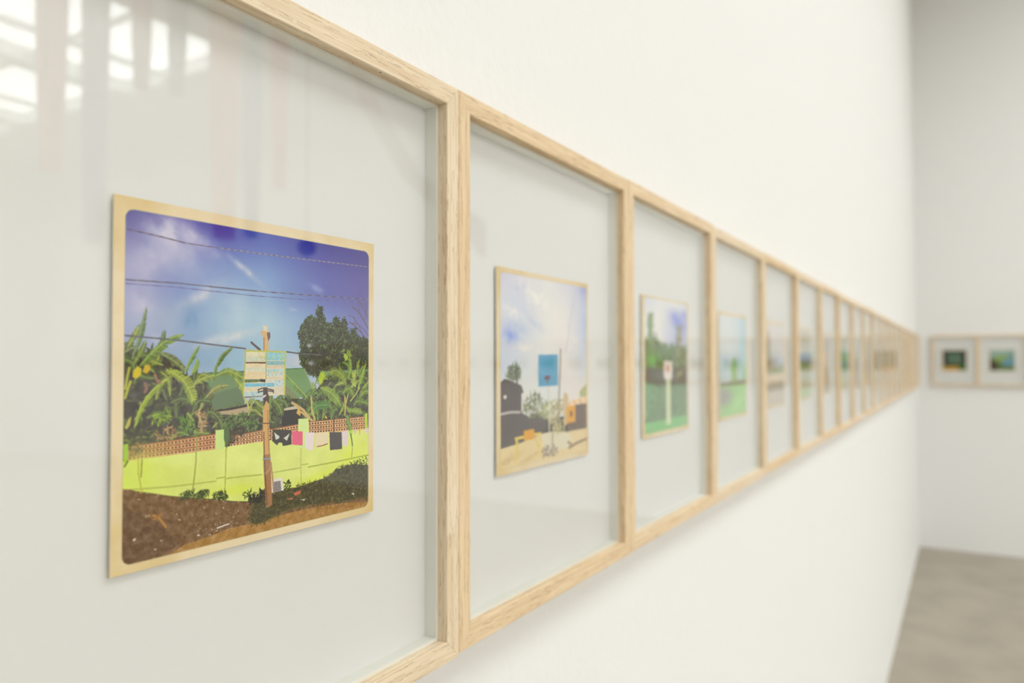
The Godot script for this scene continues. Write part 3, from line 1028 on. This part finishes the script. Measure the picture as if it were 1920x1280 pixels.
	clumps([431, 864, 477, 840, 498, 856, 485, 879, 440, 885], 160, 9.0, [rgb(50, 46, 40), rgb(64, 62, 46)], 2.0)
	clumps([572, 836, 594, 827, 604, 858, 576, 860], 50, 8.0, [rgb(66, 74, 48), rgb(86, 96, 56)], 2.0)
	poly([613, 875, 645, 869, 645, 880, 622, 885], rgb(196, 110, 84), 0.08)
	poly([581, 889, 613, 889, 608, 896], rgb(176, 110, 86), 0.08)
	poly([643, 901, 664, 902, 662, 907], rgb(216, 196, 176), 0.04)
	poly([884, 916, 900, 918, 897, 925], rgb(220, 206, 196), 0.04)
	# washed-up box
	poly([521, 816, 567, 816, 572, 859, 524, 860], rgb(224, 216, 206), 0.03)
	poly([532, 826, 559, 826, 563, 860, 534, 861], rgb(136, 130, 130), 0.03)
	# pole, board and hoop
	poly([473, 348, 483, 342, 487, 352, 485, 332, 489, 326, 502, 329, 506, 346, 513, 349, 515, 363, 508, 377, 508, 408, 487, 408, 487, 374, 483, 361], rgb(206, 172, 124), 0.05)
	poly([500, 350, 513, 346, 515, 363, 506, 377], rgb(120, 96, 92), 0.05)
	stroke([489, 367, 489, 405], 3.0, rgb(176, 118, 76))
	poly([485, 325, 502, 329, 504, 346, 487, 343], rgb(216, 202, 176), 0.05)
	stroke([440, 381, 456, 392, 475, 405], 5.0, rgb(98, 82, 82))
	poly([487, 592, 500, 563, 511, 576, 513, 665, 517, 752, 526, 898, 502, 905, 491, 766, 487, 664], rgb(204, 160, 100), 0.05)
	poly([489, 735, 517, 735, 526, 898, 502, 905, 491, 784], rgb(162, 120, 84), 0.06)
	stroke([491, 664, 494, 750, 500, 836, 506, 895], 3.0, rgb(120, 86, 64))
	stroke([506, 596, 508, 665, 513, 743], 2.4, rgb(168, 120, 72))
	stroke([489, 749, 517, 750], 3.0, rgb(120, 150, 180))
	stroke([500, 795, 515, 783, 521, 766], 4.0, rgb(176, 140, 100))
	stroke([519, 762, 526, 805, 532, 861], 4.0, rgb(170, 134, 92))
	stroke([485, 636, 513, 638], 2.4, rgb(100, 78, 60))
	poly([419, 406, 578, 410, 574, 549, 412, 551], rgb(222, 208, 176), 0.03)
	var planks := [[421, 410, 498, 410, 498, 422, 420, 423], [419, 425, 498, 425, 498, 440, 419, 441], [419, 445, 498, 445, 498, 457, 418, 458], [418, 459, 498, 461, 498, 471, 417, 471], [417, 473, 498, 473, 498, 483, 417, 483], [417, 484, 498, 485, 498, 495, 415, 494], [415, 496, 496, 497, 496, 505, 415, 506], [415, 508, 498, 509, 498, 520, 415, 519], [415, 521, 498, 522, 498, 533, 415, 533], [413, 534, 498, 534, 498, 550, 413, 550], [500, 411, 576, 413, 576, 438, 500, 437], [500, 439, 576, 439, 576, 452, 500, 452], [500, 454, 576, 453, 574, 464, 500, 462], [500, 464, 574, 466, 574, 476, 500, 476], [500, 478, 574, 478, 574, 489, 500, 488], [500, 490, 574, 490, 574, 499, 500, 498], [500, 500, 574, 501, 574, 522, 532, 521, 532, 507, 500, 507], [500, 509, 532, 509, 532, 521, 500, 521], [500, 522, 574, 524, 574, 548, 500, 548]]
	var tints := [rgb(218, 212, 180), rgb(202, 206, 182), rgb(222, 206, 170), rgb(210, 208, 186), rgb(220, 200, 160), rgb(224, 204, 162), rgb(100, 116, 74), rgb(122, 182, 202), rgb(212, 198, 168), rgb(184, 200, 196), rgb(146, 198, 206), rgb(146, 182, 186), rgb(212, 196, 172), rgb(176, 204, 208), rgb(206, 208, 202), rgb(216, 202, 172), rgb(202, 206, 200), rgb(126, 184, 202), rgb(212, 200, 178)]
	for i in planks.size():
		poly(planks[i], tints[i], 0.03, 1.0, 0.05, 14.0)
	var worn := [rgb(116, 182, 204), rgb(206, 206, 186), rgb(200, 196, 110)]
	clumps([506, 415, 572, 415, 572, 438, 506, 437], 40, 7.0, [rgb(118, 186, 206), rgb(190, 206, 190), rgb(190, 196, 110)], 3.0)
	clumps([506, 468, 572, 469, 572, 489, 506, 486], 40, 6.0, worn, 3.0)
	clumps([537, 500, 572, 501, 572, 522, 537, 519], 24, 6.0, [rgb(126, 184, 204)], 3.0)
	clumps([473, 412, 498, 411, 498, 439, 477, 439], 16, 6.0, [rgb(196, 192, 110), rgb(206, 200, 130)], 2.0)
	clumps([423, 536, 494, 536, 494, 548, 423, 548], 24, 6.0, [rgb(126, 180, 200), rgb(206, 206, 190)], 3.0)
	stroke([419, 444, 498, 445], 3.2, rgb(96, 76, 66))
	poly([473, 496, 496, 497, 496, 507, 477, 505], rgb(74, 62, 58), 0.03)
	stroke([498, 411, 498, 497], 2.2, rgb(176, 176, 110))
	stroke([419, 407, 578, 410], 4.6, rgb(190, 188, 104))
	stroke([419, 408, 412, 551], 3.2, rgb(186, 182, 100))
	stroke([577, 410, 573, 548], 5.0, rgb(196, 194, 92))
	stroke([413, 551, 487, 550], 2.2, rgb(120, 110, 90))
	poly([487, 522, 504, 522, 506, 541, 511, 553, 511, 576, 500, 565, 489, 582, 487, 553], rgb(82, 68, 68), 0.04)
	stroke([468, 529, 485, 525, 506, 528, 528, 533, 528, 542], 2.6, rgb(84, 74, 74))
	stroke([468, 537, 485, 534, 506, 534, 526, 537], 2.4, rgb(84, 74, 74))
	stroke([468, 529, 471, 539], 2.6, rgb(84, 74, 74))
	poly([479, 553, 498, 545, 500, 550, 489, 556], rgb(206, 200, 190), 0.03)
	# the upper wire passes before everything left of the tree
	stroke([33, 371, 135, 377, 201, 381, 308, 391, 419, 401], 3.4, rgb(94, 92, 98), 0.85, rgb(104, 102, 106), 50.0)
	stroke([581, 409, 640, 415, 737, 419], 3.4, rgb(94, 92, 98), 0.85, rgb(104, 102, 106), 50.0)
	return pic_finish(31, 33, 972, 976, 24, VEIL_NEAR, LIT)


func picture_blue_board() -> Texture2D:
	pic_begin(640, 8)
	sky([
		[rgb(204, 202, 220), rgb(214, 212, 222), rgb(226, 224, 222), rgb(212, 212, 222), rgb(172, 176, 214)],
		[rgb(214, 216, 224), rgb(206, 210, 224), rgb(224, 224, 222), rgb(226, 222, 220), rgb(186, 196, 220)],
		[rgb(200, 206, 222), rgb(206, 212, 222), rgb(228, 226, 220), rgb(224, 220, 222), rgb(190, 202, 222)],
		[rgb(196, 206, 224), rgb(214, 218, 222), rgb(224, 222, 218), rgb(226, 220, 216), rgb(200, 208, 220)],
		[rgb(224, 220, 214), rgb(220, 218, 212), rgb(216, 220, 218), rgb(224, 218, 212), rgb(226, 220, 210)],
	], [0.0, 170.0, 330.0, 480.0, 640.0], 760.0)
	blob(125, 326, 82, 52, 0.2, rgb(146, 164, 218), 0.9)
	blob(214, 286, 96, 32, 0.2, rgb(176, 192, 218), 0.6)
	blob(219, 100, 75, 27, 0.2, rgb(188, 194, 222), 0.7)
	blob(74, 167, 60, 31, 0, rgb(206, 210, 224), 0.6)
	blob(607, 220, 189, 115, 0, rgb(232, 228, 220), 0.7)
	blob(942, 36, 50, 61, 0, rgb(160, 166, 214), 0.8)
	blob(957, 235, 50, 92, 0, rgb(176, 192, 220), 0.7)
	blob(368, 121, 228, 82, 0.3, rgb(236, 232, 226), 0.7, 0.9, 70)
	blob(151, 215, 156, 37, 0.2, rgb(232, 230, 228), 0.7, 0.9, 60)
	blob(736, 332, 198, 59, 0.2, rgb(234, 226, 220), 0.7, 0.9, 60)
	blob(284, 383, 165, 32, 0.0, rgb(232, 226, 220), 0.7, 0.9, 60)
	blob(368, 259, 125, 27, 0.3, rgb(190, 200, 220), 0.5, 0.9, 60)
	blob(803, 136, 109, 72, 0.0, rgb(206, 210, 224), 0.5, 0.9, 60)
	stroke([844, 28, 803, 151, 749, 302, 710, 406], 8, rgb(204, 202, 212))
	stroke([803, 31, 776, 153, 736, 273], 6, rgb(212, 208, 214))
	# trees and houses
	clumps([99, 515, 120, 482, 156, 466, 203, 488, 214, 520, 192, 546, 120, 544], 190, 22.0, [rgb(112, 122, 104), rgb(128, 136, 114), rgb(98, 104, 92)], 4.0)
	fringe([89, 523, 120, 482, 156, 464, 203, 488, 224, 525, 161, 535], 60, 26.0, [rgb(116, 126, 108), rgb(130, 136, 118)], 5.0, 10.0)
	stroke([182, 535, 192, 583], 12, rgb(120, 118, 104))
	poly([29, 558, 69, 538, 130, 550, 230, 576, 251, 611, 230, 618, 230, 712, 29, 716], rgb(104, 98, 98), 0.03)
	poly([29, 713, 230, 712, 312, 738, 391, 721, 485, 754, 497, 805, 437, 834, 230, 861, 29, 874], rgb(106, 100, 98), 0.04)
	fringe([284, 742, 391, 726, 485, 754, 497, 805, 437, 834], 40, 20.0, [rgb(106, 100, 98)], 2.0)
	stroke([29, 708, 125, 703, 214, 708], 10, rgb(186, 178, 174))
	poly([59, 620, 89, 618, 84, 636, 64, 636], rgb(222, 214, 210), 0.02)
	clumps([246, 664, 312, 627, 379, 610, 437, 645, 497, 681, 497, 746, 312, 743, 246, 718], 160, 26.0, [rgb(126, 134, 104), rgb(146, 154, 116), rgb(112, 114, 96)], 3.0)
	clumps([414, 686, 509, 671, 632, 653, 645, 770, 545, 792, 426, 742], 160, 20.0, [rgb(172, 176, 118), rgb(150, 154, 108), rgb(190, 192, 140)], 2.5)
	clumps([533, 706, 658, 660, 710, 633, 736, 672, 723, 804, 607, 831, 521, 807], 170, 22.0, [rgb(176, 166, 128), rgb(160, 148, 116), rgb(190, 184, 140), rgb(206, 186, 150)], 2.0)
	poly([684, 640, 723, 630, 743, 657, 736, 805, 697, 814], rgb(206, 182, 140), 0.05)
	poly([729, 704, 763, 679, 978, 661, 978, 704, 736, 710], rgb(226, 190, 146), 0.04)
	stroke([776, 680, 796, 707], 8, rgb(236, 220, 196))
	stroke([844, 674, 872, 705], 8, rgb(236, 220, 196))
	stroke([921, 665, 949, 700], 8, rgb(236, 220, 196))
	poly([723, 710, 830, 706, 830, 799, 723, 801], rgb(222, 164, 66), 0.05)
	poly([763, 735, 796, 737, 796, 767, 763, 768], rgb(140, 106, 70), 0.05)
	poly([830, 703, 978, 701, 978, 846, 723, 848, 723, 801, 830, 799], rgb(120, 106, 98), 0.05)
	poly([886, 627, 978, 586, 978, 661, 886, 663], rgb(176, 180, 130), 0.06)
	stroke([652, 392, 645, 508, 632, 639, 626, 797], 12, rgb(140, 134, 122))
	stroke([703, 671, 690, 846], 12, rgb(206, 190, 152))
	# ground
	poly([29, 874, 230, 861, 437, 834, 545, 832, 723, 848, 978, 846, 978, 982, 29, 976], rgb(224, 204, 158), 0.04)
	blob(99, 937, 152, 21, -0.2, rgb(204, 176, 122), 0.9, 0.5)
	blob(312, 944, 167, 16, -0.2, rgb(206, 180, 128), 0.7, 0.5)
	clumps([29, 884, 368, 889, 978, 914, 978, 976, 29, 971], 90, 12.0, [rgb(206, 182, 134), rgb(232, 214, 172)], 3.0)
	poly([437, 834, 723, 848, 789, 886, 736, 941, 455, 925], rgb(220, 212, 186), 0.04)
	clumps([545, 809, 658, 800, 684, 845, 607, 859], 60, 16.0, [rgb(206, 196, 150), rgb(176, 172, 120)], 2.0)
	clumps([437, 912, 485, 900, 557, 892, 607, 929, 607, 963, 449, 955], 90, 18.0, [rgb(160, 146, 128), rgb(136, 124, 114), rgb(196, 184, 160)], 2.0)
	stroke([557, 835, 551, 935], 16, rgb(176, 168, 148))
	stroke([736, 905, 776, 921], 10, rgb(150, 130, 110))
	stroke([749, 939, 837, 923, 978, 908], 12, rgb(146, 126, 106))
	# yellow trestle
	stroke([171, 837, 284, 833, 426, 831], 12, rgb(226, 200, 104))
	stroke([182, 838, 171, 898, 166, 955], 11, rgb(222, 198, 110))
	stroke([192, 852, 192, 937], 8, rgb(214, 188, 104))
	stroke([420, 830, 414, 894, 414, 952], 10, rgb(224, 200, 112))
	stroke([368, 851, 402, 898], 8, rgb(216, 192, 108))
	poly([251, 804, 357, 801, 357, 855, 251, 855], rgb(222, 164, 72), 0.05)
	# board
	stroke([509, 586, 521, 734, 521, 946], 11, rgb(212, 204, 180))
	poly([402, 420, 620, 419, 620, 588, 402, 587], rgb(104, 164, 196), 0.02)
	blob(545, 450, 49, 23, 0, rgb(96, 160, 184), 0.8)
	blob(437, 506, 47, 39, 0, rgb(126, 170, 206), 0.7)
	stroke([479, 543, 521, 541], 18, rgb(120, 92, 108))
	stroke([503, 541, 503, 569], 12, rgb(126, 98, 112))
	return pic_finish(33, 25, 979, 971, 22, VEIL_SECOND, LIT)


func picture_green_park() -> Texture2D:
	pic_begin(384, 14)
	sky([
		[rgb(206, 210, 222), rgb(222, 224, 224), rgb(226, 226, 224), rgb(214, 218, 224)],
		[rgb(222, 224, 222), rgb(228, 226, 222), rgb(190, 196, 222), rgb(160, 170, 220)],
		[rgb(224, 224, 220), rgb(226, 224, 220), rgb(180, 190, 222), rgb(200, 208, 222)],
		[rgb(216, 220, 214), rgb(222, 222, 216), rgb(206, 214, 222), rgb(206, 214, 220)],
	], [0.0, 200.0, 360.0, 520.0], 700.0)
	blob(728, 148, 175, 67, 0.2, rgb(126, 138, 222), 1.0)
	blob(920, 100, 106, 43, 0, rgb(140, 150, 220), 0.8)
	poly([44, 355, 94, 316, 220, 281, 352, 328, 420, 406, 512, 365, 631, 391, 729, 319, 881, 379, 960, 387, 960, 657, 46, 636], rgb(112, 126, 98), 0.05)
	clumps([43, 317, 220, 289, 374, 367, 375, 545, 46, 542], 200, 40.0, [rgb(104, 142, 78), rgb(122, 160, 88), rgb(96, 116, 80)], 1.6)
	clumps([420, 406, 960, 356, 960, 550, 420, 545], 160, 36.0, [rgb(118, 140, 100), rgb(104, 122, 88), rgb(136, 152, 108)], 1.6)
	fringe([44, 336, 220, 281, 420, 386, 631, 375, 881, 371, 960, 378], 160, 40.0, [rgb(112, 136, 96), rgb(128, 150, 104), rgb(104, 120, 90)], 2.0, 24.0)
	stroke([166, 160, 156, 238, 178, 333], 50, rgb(128, 152, 114))
	fringe([124, 147, 198, 143, 199, 274, 125, 277], 60, 40.0, [rgb(128, 152, 114), rgb(140, 160, 124)], 3.0, 16.0)
	stroke([791, 234, 766, 297, 754, 415], 36, rgb(150, 148, 132))
	fringe([728, 207, 842, 210, 829, 296, 704, 299], 50, 40.0, [rgb(150, 148, 132), rgb(140, 144, 120)], 3.0, 16.0)
	blob(200, 459, 85, 46, 0, rgb(110, 182, 68), 1.1)
	poly([45, 505, 489, 522, 960, 498, 960, 661, 47, 654], rgb(98, 96, 88), 0.05)
	blob(792, 557, 127, 25, -0.3, rgb(170, 180, 120), 0.9)
	poly([46, 610, 180, 627, 332, 662, 377, 781, 49, 878], rgb(118, 162, 118), 0.05)
	poly([332, 654, 960, 644, 960, 934, 49, 904, 213, 735], rgb(112, 142, 106), 0.06)
	clumps([46, 625, 960, 644, 960, 900, 49, 885], 160, 36.0, [rgb(112, 150, 108), rgb(124, 162, 116), rgb(102, 126, 98)], 1.6)
	poly([49, 893, 960, 891, 960, 989, 50, 982], rgb(126, 190, 122), 0.04)
	stroke([525, 635, 525, 747, 526, 891], 90, rgb(210, 216, 180))
	poly([431, 458, 619, 465, 607, 600, 432, 593], rgb(234, 224, 216), 0.02)
	poly([489, 498, 536, 498, 536, 546, 489, 546], rgb(206, 110, 92), 0.05)
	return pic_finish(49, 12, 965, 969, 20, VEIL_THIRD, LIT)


func picture_small(i: int) -> Texture2D:
	# Prints that the photograph shows only as soft patches of colour: sky, middle ground, ground and the things that stand out.
	pic_begin(192 if i < 9 else 128, 500 + i)
	var veil := minf(0.05 + 0.025 * (i - 3), 0.24) if i < 50 else 0.05
	if i == 3:
		sky([[rgb(214, 220, 224), rgb(216, 222, 224), rgb(206, 218, 224), rgb(160, 202, 222)], [rgb(212, 220, 222), rgb(216, 222, 222), rgb(206, 218, 222), rgb(158, 204, 222)], [rgb(176, 200, 212), rgb(196, 210, 214), rgb(186, 208, 212), rgb(150, 204, 206)], [rgb(180, 200, 200), rgb(196, 208, 206), rgb(186, 206, 206), rgb(160, 206, 190)]], [0.0, 300.0, 480.0, 700.0], 800.0)
		poly([430, 720, 420, 560, 480, 430, 560, 410, 640, 520, 650, 720], rgb(146, 186, 112), 0.05)
		poly([860, 720, 880, 560, 940, 480, 1000, 470, 1000, 720], rgb(130, 196, 96), 0.05)
		poly([0, 660, 500, 650, 1000, 640, 1000, 720, 0, 720], rgb(132, 134, 108), 0.05)
		poly([0, 690, 1000, 690, 1000, 1000, 0, 1000], rgb(152, 206, 128), 0.05)
		blob(120, 780, 360, 110, 0.0, rgb(150, 150, 146), 1.3, 0.3, 120.0)
		blob(640, 860, 300, 70, -0.3, rgb(170, 218, 140), 0.8, 0.6, 120.0)
	elif i == 4:
		sky([[rgb(214, 206, 200), rgb(220, 214, 208), rgb(216, 214, 216), rgb(218, 216, 214)], [rgb(206, 200, 190), rgb(220, 212, 206), rgb(214, 210, 212), rgb(220, 214, 210)], [rgb(190, 186, 180), rgb(206, 204, 206), rgb(176, 188, 214), rgb(182, 192, 214)]], [0.0, 330.0, 500.0], 640.0)
		poly([60, 620, 40, 300, 120, 90, 200, 150, 260, 330, 280, 620], rgb(158, 152, 130), 0.05)
		poly([250, 600, 420, 520, 620, 560, 860, 480, 1000, 540, 1000, 640, 250, 640], rgb(142, 160, 118), 0.05)
		poly([0, 620, 1000, 600, 1000, 740, 0, 740], rgb(222, 204, 174), 0.05)
		poly([0, 720, 1000, 700, 1000, 810, 0, 820], rgb(158, 148, 126), 0.05)
		poly([0, 815, 1000, 805, 1000, 1000, 0, 1000], rgb(200, 190, 176), 0.04)
	elif i == 5:
		sky([[rgb(196, 198, 188), rgb(200, 200, 190)], [rgb(186, 184, 164), rgb(190, 188, 170)], [rgb(206, 204, 192), rgb(206, 206, 196)]], [0.0, 180.0, 330.0], 420.0)
		poly([0, 370, 1000, 350, 1000, 490, 0, 480], rgb(118, 136, 176), 0.05)
		poly([0, 480, 500, 460, 1000, 490, 1000, 600, 0, 600], rgb(104, 146, 112), 0.05)
		poly([0, 590, 1000, 590, 1000, 780, 0, 780], rgb(186, 190, 168), 0.04)
		poly([0, 770, 1000, 770, 1000, 860, 0, 860], rgb(176, 176, 136), 0.04)
		poly([0, 850, 1000, 850, 1000, 1000, 0, 1000], rgb(180, 206, 156), 0.04)
	elif i == 6:
		sky([[rgb(216, 210, 202), rgb(216, 212, 206)], [rgb(196, 198, 206), rgb(206, 204, 206)], [rgb(220, 208, 194), rgb(218, 210, 198)], [rgb(206, 194, 176), rgb(206, 198, 180)]], [0.0, 230.0, 420.0, 800.0], 1000.0)
		poly([380, 1000, 400, 560, 620, 560, 640, 1000], rgb(156, 142, 110), 0.05)
	elif i == 7:
		sky([[rgb(206, 206, 194), rgb(206, 206, 196)], [rgb(136, 182, 156), rgb(146, 186, 162)], [rgb(146, 186, 160), rgb(150, 188, 164)], [rgb(186, 204, 166), rgb(188, 204, 168)]], [0.0, 330.0, 560.0, 850.0], 1000.0)
	elif i == 100:
		poly([0, 0, 1000, 0, 1000, 1000, 0, 1000], rgb(54, 66, 44), 0.05)
		poly([220, 180, 760, 160, 780, 640, 240, 660], rgb(98, 124, 100), 0.05, 1.0, 0.1, 200.0)
		poly([0, 800, 600, 780, 1000, 860, 1000, 1000, 0, 1000], rgb(206, 160, 50), 0.05)
		poly([700, 700, 1000, 600, 1000, 960, 640, 940], rgb(70, 110, 28), 0.06)
	elif i == 101:
		sky([[rgb(150, 178, 176), rgb(160, 186, 176), rgb(134, 168, 164)], [rgb(146, 176, 170), rgb(150, 178, 160), rgb(120, 160, 160)]], [0.0, 300.0], 420.0)
		poly([150, 350, 500, 260, 800, 360, 800, 640, 150, 640], rgb(146, 170, 96), 0.06)
		poly([520, 460, 1000, 430, 1000, 740, 520, 760], rgb(108, 156, 178), 0.05)
		poly([0, 480, 300, 520, 360, 1000, 0, 1000], rgb(74, 58, 44), 0.06)
		poly([300, 740, 1000, 720, 1000, 1000, 300, 1000], rgb(112, 134, 92), 0.06)
	else:
		var cool := rgb(prng.randf_range(176, 214), prng.randf_range(190, 212), prng.randf_range(190, 220))
		sky([[cool, cool.lerp(rgb(220, 216, 206), 0.5)], [cool.lerp(rgb(216, 212, 200), 0.6), cool]], [0.0, 450.0], 640.0)
		var green := [rgb(126, 138, 100), rgb(112, 130, 92), rgb(150, 140, 112), rgb(120, 128, 112)][i % 4] as Color
		poly([0, 620, 100, 420, 260, 360, 420, 470, 600, 330, 820, 440, 1000, 380, 1000, 720, 0, 720], green, 0.06)
		poly([0, 690, 1000, 660, 1000, 1000, 0, 1000], [rgb(190, 168, 128), rgb(160, 176, 124), rgb(176, 160, 140)][i % 3], 0.05)
		poly([440, 300, 620, 300, 620, 500, 440, 500], rgb(222, 216, 206), 0.03)
		poly([510, 500, 550, 500, 550, 820, 510, 820], rgb(150, 130, 104), 0.03)
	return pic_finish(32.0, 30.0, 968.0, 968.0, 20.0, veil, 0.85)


const LIT := 0.86
const VEIL_NEAR := 0.035
const VEIL_SECOND := 0.06
const VEIL_THIRD := 0.045
